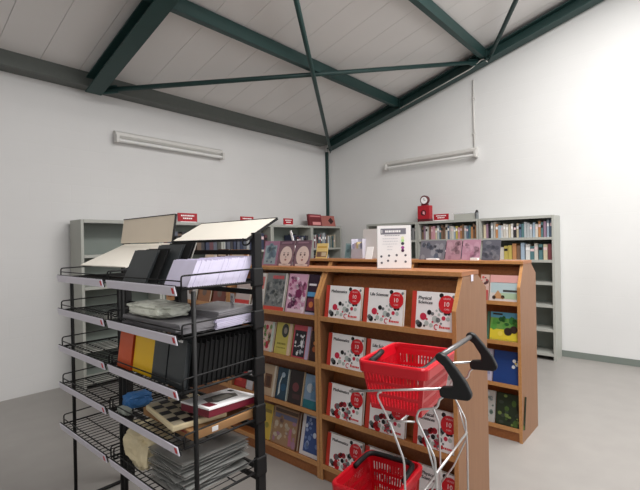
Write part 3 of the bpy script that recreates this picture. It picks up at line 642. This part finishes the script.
# ------------------------------------------------------------------ black wire rack
RY0, RY1, RX0, RX1 = 1.5, 2.118, .88, 1.305
RZ = [1.335, 1.145, .935, .72, .485]
def wire_rack(label, y0, header):
    t = thing('wire_rack', label, 'rack', (RX0, y0, 0), group='black wire display racks')
    W = RY1-RY0; D = RX1-RX0
    for y in (0.0, W):
        mb = MB(); mb.bb(D-.042, D, y-.013, y+.013, 0, 1.555, 'black_metal'); mb.build('rear_post', t, bevel=.003)
        MB().tube([(.075, y, .02), (.075, y, 1.32)], .0095, 'black_metal', 10).build('front_post', t)
        MB().tube([(.0, y, .012), (D, y, .012)], .011, 'black_metal').build('foot', t)
    for k, z in enumerate(RZ):
        mb = MB()
        n = 16
        for i in range(n+1):
            y = W*i/n
            mb.tube([(.012, y, z), (D-.02, y, z)], .0022, 'black_metal', 6)
        for x in (.012, .14, .27, D-.02): mb.tube([(x, 0, z-.004), (x, W, z-.004)], .003, 'black_metal', 6)
        mb.build('wire_deck', t)
        for y in (-.004, W+.004):
            mb = MB(); mb.tube(arc([(.02, y, z), (.02, y, z+.05), (D-.035, y, z+.058), (D-.035, y, z-.02)], .012), .0035, 'black_metal', 6)
            mb.tube([(.02, y, z-.002), (D-.02, y, z-.002)], .005, 'black_metal', 6); mb.build('side_rail', t)
            MB().bb(D-.055, D+.004, y-.014, y+.014, z-.022, z+.062, 'black_metal').build('bracket', t, bevel=.006)
        mb = MB(); mb.tube([(.016, 0, z+.03), (.016, W, z+.03)], .003, 'black_metal', 6); mb.build('front_rail', t)
        mb = MB(); mb.bb(D-.02, D-.008, .012, W-.012, z-.012, z+.01, 'black_metal'); mb.build('rear_rail', t)
        mb = MB(); mb.bb(D-.02, D-.008, .012, W-.012, z-.062, z-.04, 'black_metal'); mb.build('rear_rail', t)
        M = Matrix.Translation((0, 0, z)) @ Matrix.Rotation(rad(-14), 4, 'Y')
        mb = MB(); mb.bb(-.004, 0, 0.004, W-.004, -.026, .012, 'label_white', M); mb.bb(0, .006, 0.004, W-.004, -.028, .014, 'black_metal', M)
        ls = mb.build('label_strip', t)
        mb = MB(); mb.bb(-.0055, -.0042, .012, .026, -.017, .006, 'red_plastic', M); mb.build('end_marker', ls)['label'] = 'red end marker'
    mb = MB(); mb.bb(D-.02, D-.008, .012, W-.012, 1.455, 1.478, 'black_metal'); mb.build('rear_rail', t)
    if header == 'sloped':
        a = Vector((.35, 0, 1.52)); b = Vector((.535, 0, 1.618)); d = (b-a); L = d.length; an = math.atan2(d.z, d.x)
        M = Matrix.Translation(a) @ Matrix.Rotation(-an, 4, 'Y')
        MB().bb(0, L, -.0, W, 0, .008, 'cream_board', M).build('header_board', t)
        mb = MB()
        for q in ((-.004, 0, -.004, W+.004), (L, L+.004, -.004, W+.004)): mb.bb(q[0], q[1], q[2], q[3], -.002, .01, 'black_metal', M)
        for q in (-.004, W): mb.bb(0, L, q, q+.004, -.002, .0095, 'black_metal', M)
        mb.build('header_edging', t)
        for y in (.02, W-.02): MB().tube(arc([(D-.015, y, 1.55), (D-.05, y, 1.5), (D-.085, y, 1.5), (D-.08, y, 1.53)], .02), .004, 'black_metal', 6).build('header_hook', t)
    else:
        M = Matrix.Translation((.375, 0, 1.525)) @ Matrix.Rotation(rad(9), 4, 'Y')
        MB().bb(-.008, 0, 0, W, 0, .15, 'beige_board', M).build('header_board', t)
        mb = MB(); mb.bb(-.01, .002, -.004, W+.004, .15, .155, 'black_metal', M); mb.bb(-.01, .002, -.004, 0, 0, .15, 'black_metal', M); mb.build('header_edging', t)
        M = Matrix.Translation((.12, 0, 1.395)) @ Matrix.Rotation(rad(-24), 4, 'Y')
        MB().bb(0, .29, .016, W-.016, 0, .006, 'cream_board', M).build('back_board', t)
    return t
wire_rack('black wire display rack with a sloping cream header board, the nearer one', RY0, 'sloped')
wire_rack('black wire display rack with an upright beige header board, the farther one', RY1+.04, 'upright')
t = thing('shelf_tag', 'small white tag with a dark arrow hanging on the back of the wire rack', 'label', (1.28, 1.68, 1.225), (0, 0, rad(-90)))
mb = MB(); mb.bb(-.014, .014, 0, .002, 0, .045, 'white_paper'); F = Face(mb, (-.014, -.0006, 0), (1, 0, 0), (0, 0, 1), .028, .045); F.rect(.42, .2, .58, .6, 'ink_black'); F.poly([(.25, .55), (.75, .55), (.5, .82)], 'ink_black'); mb.build('tag', t)

# things on the rack (world coordinates: X depth, Y along the rack)
def sheet(mb, x, y0, y1, z, h, lean, m, th_=.003):
    M = Matrix.Translation((x, 0, z)) @ Matrix.Rotation(rad(lean), 4, 'Y')
    mb.bb(0, th_, y0, y1, 0, h, m, M); return M
def folder(label, x, y0, y1, z, h, lean, m, grp=None, lab=False, th_=.012, cat='folder'):
    t = thing('document_folder', label, cat, (x, y0, z), (0, rad(lean), 0), grp)
    w = y1-y0
    mb = MB(); mb.bb(0, .0015, 0, w, 0, h*.96, m); mb.bb(th_-.0015, th_, 0, w, 0, h, m); mb.bb(.0015, th_-.0015, 0, w, 0, .002, m); mb.build('folder_cover', t)
    MB().bb(.003, th_-.003, .006, w-.006, .004, h*.9, m).build('inner_leaf', t)
    if lab: MB().bb(-.001, 0, w*.25, w*.25+.04, h*.9, h*.95, 'white_paper').build('label', t)
    return t
mat('black_card', (9, 9, 10), .85, var=.1); mat('charcoal_card', (56, 60, 62), .4, var=.15, scale=30)
mat('yellow_card', (240, 190, 26), .45, var=.04); mat('orange_card', (206, 84, 36), .45, var=.05); mat('grey_card', (160, 158, 148), .5, var=.06)
z1 = RZ[0]+.004
names4 = ['grey-black document folder leaning on the rack top shelf, leftmost', 'dark document folder leaning on the rack top shelf, second from left', 'dark document folder leaning on the rack top shelf, third from left', 'tall dark document folder on the rack top shelf, next to the grey divider']
for i, (x, ya, yb, h, m) in enumerate(((.93, 1.845, 2.06, .165, 'charcoal_card'), (.955, 1.80, 2.0, .17, 'black_card'), (.985, 1.74, 1.95, .19, 'charcoal_card'), (1.01, 1.7, 1.9, .2, 'black_card'))):
    folder(names4[i], x, ya, yb, z1, h, 24, m, 'dark folders on the rack top shelf')
o = MB(); sheet(o, 0, 0, .16, 0, .19, 22, 'grey_card', .004); tag(o.build('card_divider', loc=(1.045, 1.72, z1)), 'grey card divider leaning between dark folders and clear sleeves on the rack top shelf', 'divider')
# the thick pack of punched sleeves
t = thing('plastic_sleeves', 'thick pack of lavender-white plastic sleeves standing on the rack top shelf', 'plastic sleeves', (.94, 1.515, z1))
mb = MB()
n = 26; rr = random.Random(5)
for i in range(n):
    x = .0112*i; M = Matrix.Translation((x, 0, 0)) @ Matrix.Rotation(rad(25), 4, 'Y')
    mb.bb(0, .0100, rr.uniform(0, .003), .17+rr.uniform(0, .015), 0, .112+rr.uniform(-.003, .003)+.0004*i, 'lavender_film', M)
mb.build('sleeve_pack', t)
# shelf 2
z2 = RZ[1]+.004
o = thing('plastic_pockets', 'flat stack of grey plastic pockets at the front of the rack second shelf', 'plastic pockets', (.9, 1.53, z2))
mb = MB(); rr = random.Random(2)
for i in range(7):
    M = Matrix.Translation((.1, .24, .006*i+.003)) @ Matrix.Rotation(rr.uniform(-.05, .05), 4, 'Z')
    mb.bb(-.09, .1, -.23, .24, -.0025, .0025, 'grey_film', M)
mb.build('pocket_stack', o)
o = thing('plastic_pockets', 'lavender and grey stack of plastic pockets at the back of the rack second shelf', 'plastic pockets', (1.12, 1.52, z2))
mb = MB()
for i in range(10):
    M = Matrix.Translation((.07, .12, .0075*i+.004)) @ Matrix.Rotation(rr.uniform(-.06, .06), 4, 'Z') @ Matrix.Rotation(rad(-2.5), 4, 'Y')
    mb.bb(-.11, .09, -.115, .14, -.003, .003, 'lavender_film' if i < 6 else 'grey_film', M)
mb.build('pocket_stack', o)
def crumple(name, label, cat, loc, dims, m, seed, amp=.18, n=3):
    bm = bmesh.new(); bmesh.ops.create_icosphere(bm, subdivisions=4, radius=1)
    from mathutils import noise
    for v in bm.verts:
        p = v.co.copy(); d = noise.noise(p*2.2+Vector((seed, 0, 0)))*amp+noise.noise(p*6+Vector((0, seed, 0)))*amp*.5
        q = Vector([math.copysign(abs(a)**.6, a) for a in p])*(1+d)
        v.co = Vector((q.x*dims[0]/2, q.y*dims[1]/2, max(-.97*dims[2]/2, q.z*dims[2]/2)+dims[2]/2))
    me = bpy.data.meshes.new(name); bm.to_mesh(me); bm.free(); me.materials.append(MATS[m])
    for p in me.polygons: p.use_smooth = False
    o = bpy.data.objects.new(name, me); C.objects.link(o); o.location = loc; return tag(o, label, cat)
mat('green_film', (200, 202, 190), .22, var=.25, scale=25)
crumple('plastic_packet', 'crumpled pale green-grey plastic packet lying on the grey pockets, second rack shelf', 'plastic packet', (.985, 1.83, z2+.043), (.18, .34, .06), 'green_film', 3)
o = crumple('plastic_packet', 'small shiny clear packet under the lavender pockets on the second rack shelf', 'plastic packet', (1.235, 1.56, z2), (.06, .07, .02), 'clear_film', 8)
# shelf 3 folders
z3 = RZ[2]+.004
folder('red-orange document folder at the left edge of the rack third shelf', .905, 1.95, 2.08, z3, .185, 8, 'orange_card')
folder('bright yellow document folder on the rack third shelf', .912, 1.765, 1.94, z3, .185, 8, 'yellow_card')
for i in range(15):
    x = .905+i*.0235
    if i == 0: ya, yb, lb = 1.645, 1.755, True
    else: ya, yb, lb = 1.515, (1.64 if i == 1 else 1.75), (i == 1)
    if i == 1: x = .908
    folder('black document folder on the rack third shelf, %s' % ('with a white tab, beside the yellow folder' if i == 0 else 'with a white tab, at the front right' if i == 1 else '%s in the row behind the tabbed one' % ORD[i-2]), x, ya, yb, z3, .194-(.01 if i > 1 else 0)+.003*(i % 3), 8, 'charcoal_card' if i < 2 else 'black_card', 'black folders on the rack third shelf', lb, .0228)
# shelf 4: chess set, game box, cardboard
z4 = RZ[3]+.004
t = thing('cardboard_box', 'brown cardboard box under the white game box on the rack fourth shelf', 'box', (1.11, 1.59, z4))
MB().bb(-.16, .165, -.075, .075, 0, .034, 'card_brown').build('box_body', t, bevel=.003)
mb = MB(); mb.bb(-.07, -.04, -.0762, -.0752, .008, .028, 'white_paper'); mb.build('label', t)
MB().bb(-.1612, -.1602, -.03, .045, .02, .028, c((150, 60, 50))).build('print', t)
mat('maroon_box', (112, 26, 44), .4, var=.05)
t = thing('game_box', 'white game box lid with a dark picture and maroon sides on the rack fourth shelf', 'box', (1.135, 1.595, z4+.066), (0, rad(5.5), rad(8)))
mb = MB(); mb.bb(-.14, .14, -.085, .085, 0, .03, 'maroon_box'); mb.build('box_base', t, bevel=.002)
mb = MB(); mb.bb(-.142, .142, -.087, .087, .031, .038, 'white_paper'); F = Face(mb, (-.142, -.087, .0386), (1, 0, 0), (0, 1, 0), .284, .174)
F.poly([(.2, .4), (.3, .25), (.78, .3), (.86, .55), (.7, .75), (.28, .72)], c((96, 96, 92))); F.rect(.06, .1, .22, .4, 'maroon_box'); F.k = 1; F.poly([(.32, .42), (.4, .32), (.7, .36), (.72, .6), (.4, .62)], c((170, 166, 158))); F.rect(.86, .7, .95, .85, c((60, 60, 70))); mb.build('lid', t)
t = thing('chess_board', 'black and cream chess board case tilted on the left of the rack fourth shelf', 'chess set', (1.03, 1.715, z4+.0365), (0, 0, rad(-9)))
mb = MB(); mb.bb(-.11, .13, -.16, .16, 0, .024, c((226, 210, 172))); mb.build('case', t, bevel=.006)
mb = MB()
for i in range(5):
    for j in range(7):
        mb.bb(-.1+i*.044, -.056+i*.044, -.154+j*.044, -.11+j*.044, .0242, .0252, 'ink_black' if (i+j) % 2 else c((196, 184, 158)))
mb.build('squares', t)
t = thing('cardboard_box', 'low brown carton holding up the chess board on the rack fourth shelf', 'box', (1.04, 1.81, z4))
MB().bb(-.08, .1, -.13, .13, 0, .034, 'card_brown').build('box_body', t, bevel=.002)
crumple('plastic_bag', 'small blue plastic bag left of the chess board on the rack fourth shelf', 'plastic bag', (.99, 2.06, z4), (.13, .08, .07), c((60, 116, 176)), 5)
crumple('plastic_packet', 'small grey packet at the left front of the rack fourth shelf', 'plastic packet', (.91, 2.02, z4), (.04, .1, .03), c((150, 156, 148)), 11)
# shelf 5
z5 = RZ[4]+.004
mat('cream_plastic', (222, 208, 172), .45, var=.12, scale=14)
crumple('plastic_bag', 'cream carrier bag on the left of the rack bottom shelf', 'plastic bag', (.99, 1.95, z5), (.17, .24, .18), 'cream_plastic', 7, .25)
t = thing('plastic_sleeves', 'loose pile of clear plastic sleeves on the rack bottom shelf', 'plastic sleeves', (.91, 1.52, z5))
mb = MB(); rr = random.Random(9)
for i in range(11):
    M = Matrix.Translation((.17, .15, .013*i+.004)) @ Matrix.Rotation(rr.uniform(-.16, .16), 4, 'Z') @ Matrix.Rotation(rr.uniform(-.03, .03), 4, 'Y')
    mb.bb(-.16, .18, -.12, .15, -.0012, .0012, 'clear_film', M)
mb.build('sleeve_pile', t)

# ------------------------------------------------------------------ shopping basket trolley
BA = rad(90-82.8)
Pd = Vector((math.cos(BA), math.sin(BA), 0)); Qd = Vector((-math.sin(BA), math.cos(BA), 0))
def W3(p, q, z): v = Pd*p+Qd*q; return Vector((v.x, v.y, z))
def basket(label, pc, qc, zb, LP, LQ, H, hs, hz):
    t = thing('shopping_basket', label, 'basket', W3(pc, qc, zb), (0, 0, BA), 'red shopping baskets')
    a, b = LP/2, LQ/2; ta, tb = a-.035, b-.03
    mb = MB()
    def wallq(p00, p10, p11, p01, nu, nv, v0=.1, v1=.86, solid=.6):
        p00, p10, p11, p01 = map(Vector, (p00, p10, p11, p01))
        def Q(u, v): return (p00*(1-u)+p10*u)*(1-v)+(p01*(1-u)+p11*u)*v
        us = [0, .04]; du = .92/nu
        for i in range(nu): us += [.04+du*i+du*(1-solid), .04+du*(i+1)]
        us[-1] = .96; us.append(1)
        vs = [0, v0]; dv = (v1-v0)/nv
        for j in range(nv): vs += [v0+dv*(j+.72), v0+dv*(j+1)]
        vs.append(1)
        U, V = len(us), len(vs)
        pts = [tuple(Q(u, v)) for v in vs for u in us]; fs = []
        for j in range(V-1):
            for i in range(U-1):
                hole = (i % 2 == 1 and 1 <= i < U-2 and j % 2 == 1 and 1 <= j < V-2)
                if not hole: fs.append((j*U+i, j*U+i+1, (j+1)*U+i+1, (j+1)*U+i))
        mb.add(pts, fs, 'red_plastic')
    B = [(-ta, -tb, 0), (ta, -tb, 0), (ta, tb, 0), (-ta, tb, 0)]; T = [(-a, -b, H), (a, -b, H), (a, b, H), (-a, b, H)]
    for i in range(4):
        j = (i+1) % 4
        wallq(B[i], B[j], T[j], T[i], 22 if i % 2 == 0 else 16, 3)
    wallq(B[0], B[1], B[2], B[3], 16, 6, .05, .95)
    o = mb.build('basket_body', t)
    s = o.modifiers.new('solid', 'SOLIDIFY'); s.thickness = .003; s.offset = 0
    # rim: outward flange with a lip
    mb = MB(); r = .03
    ring = []
    def rr_(ax, bx, z, rc):
        out = []
        for cx, cy, a0 in ((1, -1, -90), (1, 1, 0), (-1, 1, 90), (-1, -1, 180)):
            for k in range(5):
                q = rad(a0+22.5*k); out.append((cx*(ax-rc)+math.cos(q)*rc, cy*(bx-rc)+math.sin(q)*rc, z))
        return out
    secs = [rr_(a-.004, b-.004, H-.012, .022), rr_(a-.002, b-.002, H+.004, .024), rr_(a+.012, b+.012, H+.004, .034), rr_(a+.016, b+.016, H-.004, .036), rr_(a+.012, b+.012, H-.044, .034), rr_(a+.001, b+.001, H-.044, .026)]
    n = len(secs[0]); vs = [p for s_ in secs for p in s_]; fs = []
    for i in range(len(secs)):
        i2 = (i+1) % len(secs)
        for k in range(n): fs.append((i*n+k, i*n+(k+1) % n, i2*n+(k+1) % n, i2*n+k))
    mb.add(vs, fs, 'red_plastic', False); mb.build('rim', t, bevel=.002)
    # folded handle: a U pivoting at the middle of the short sides
    e = hs*(a-.03)
    path = arc([(0, b-.012, H+.0), (e*.35, b-.014, H+hz*.6), (e, b-.02, H+hz), (e, -b+.02, H+hz), (e*.35, -b+.014, H+hz*.6), (0, -b+.012, H+.0)], .04)
    mb = MB(); mb.tube(path, .013, 'black_grip', 10); mb.build('handle', t)
    return t
basket('red plastic shopping basket on the upper level of the chrome trolley', 1.8, .748, .795, .36, .28, .205, -1, -.016)
basket('red plastic shopping basket on the lower level of the chrome trolley', 1.85, .93, .2, .36, .28, .2, 1, .012)

t = thing('basket_trolley', 'chrome wire basket trolley with two black hand grips by the science bookcase', 'trolley', W3(1.8, .7, 0), (0, 0, BA))
def L3(p, q, z): return (p-1.8, q-.7, z)
for p, s in ((1.592, 1), (2.012, -1)):
    mb = MB()
    mb.tube(arc([L3(p, .93, .868), L3(p, .53, .948)], .02), .005, 'chrome')
    mb.tube(arc([L3(p, .78, .892), L3(p, .797, .885), L3(p, .797, .865), L3(p, .748, .781), L3(p, .687, .636), L3(p, .684, .5), L3(p, .684, .19)], .02), .0046, 'chrome')
    mb.tube(arc([L3(p, .526, .918), L3(p, .541, .905), L3(p, .549, .872), L3(p, .622, .851), L3(p, .634, .815), L3(p, .562, .68), L3(p, .556, .556), L3(p, .556, .19)], .016), .0046, 'chrome')
    mb.tube([L3(p, .748, .782), L3(p, .64, .8)], .004, 'chrome')
    mb.tube([L3(p, .6, .752), L3(p, .556, .6), L3(p, .62, .45), L3(p, .684, .35)], .0038, 'chrome')
    mb.tube(arc([L3(p, .52, .06), L3(p, .52, .19), L3(p, 1.12, .19), L3(p, 1.12, .06)], .03), .008, 'chrome')
    mb.build('side_frame', t)
for q, z in ((.558, .62), (.684, .19), (.556, .19), (1.1, .19), (.82, .19), (.684, .42), (.7, .789)):
    MB().tube([L3(1.592, q, z), L3(2.012, q, z)], .0052, 'chrome').build('cross_wire', t)
MB().tube([L3(1.6, .535, 1.069), L3(2.005, .532, 1.064)], .0105, 'grey_tube', 12).build('crossbar', t)
GR = [(.553, 1.067), (.546, 1.08), (.53, 1.085), (.512, 1.076), (.476, 1.036), (.437, .985), (.419, .948), (.421, .932), (.432, .922), (.52, .917), (.535, .922), (.538, .944), (.528, .958), (.487, .964), (.487, .985), (.52, 1.036), (.548, 1.056)]
for p in (1.592, 2.012):
    mb = MB(); mb.prism([(a-.7, b) for a, b in GR], 0, p-1.8-.014, p-1.8+.014, 'black_grip'); mb.build('hand_grip', t, bevel=.006)
for p in (1.592, 2.012):
    for q in (.52, 1.12):
        w = MB(); x, y, z = L3(p, q, .04); w.cyl((x-.011, y, z), (x+.011, y, z), .038, 'black_grip', 24); wo = w.build('wheel', t); MB().cyl((x-.016, y, z), (x+.016, y, z), .012, 'chrome').build('axle', wo)

# ------------------------------------------------------------------ light
wd = bpy.data.worlds.new('world'); S.world = wd; wd.use_nodes = True
bg = wd.node_tree.nodes['Background']; bg.inputs[0].default_value = (.93, .95, 1., 1); bg.inputs[1].default_value = .2
def area(name, loc, target, sx, sy, power, col=(1, 1, 1)):
    l = bpy.data.lights.new(name, 'AREA'); l.shape = 'RECTANGLE'; l.size = sx; l.size_y = sy; l.energy = power; l.color = col
    o = bpy.data.objects.new(name, l); C.objects.link(o); o.location = loc
    o.rotation_euler = (Vector(target)-Vector(loc)).to_track_quat('-Z', 'Y').to_euler()
    return o
area('window_daylight', (4.4, -3.6, 2.2), (4.8, 3, 1.6), 3.6, 2.2, 45, (1., .985, .965))
area('rooflight', (3.1, .1, 4.5), (3.1, .1, 0), 3.6, 1.4, 165, (1., .985, .965))
area('rooflight_near', (-.1, -.9, 4.0), (1.9, 1.2, 1.1), 1.8, 1.2, 26, (1., .985, .965))
S.view_settings.view_transform = 'Standard'; S.view_settings.look = 'None'; S.view_settings.exposure = .78; S.view_settings.gamma = 1
S.view_settings.use_curve_mapping = False
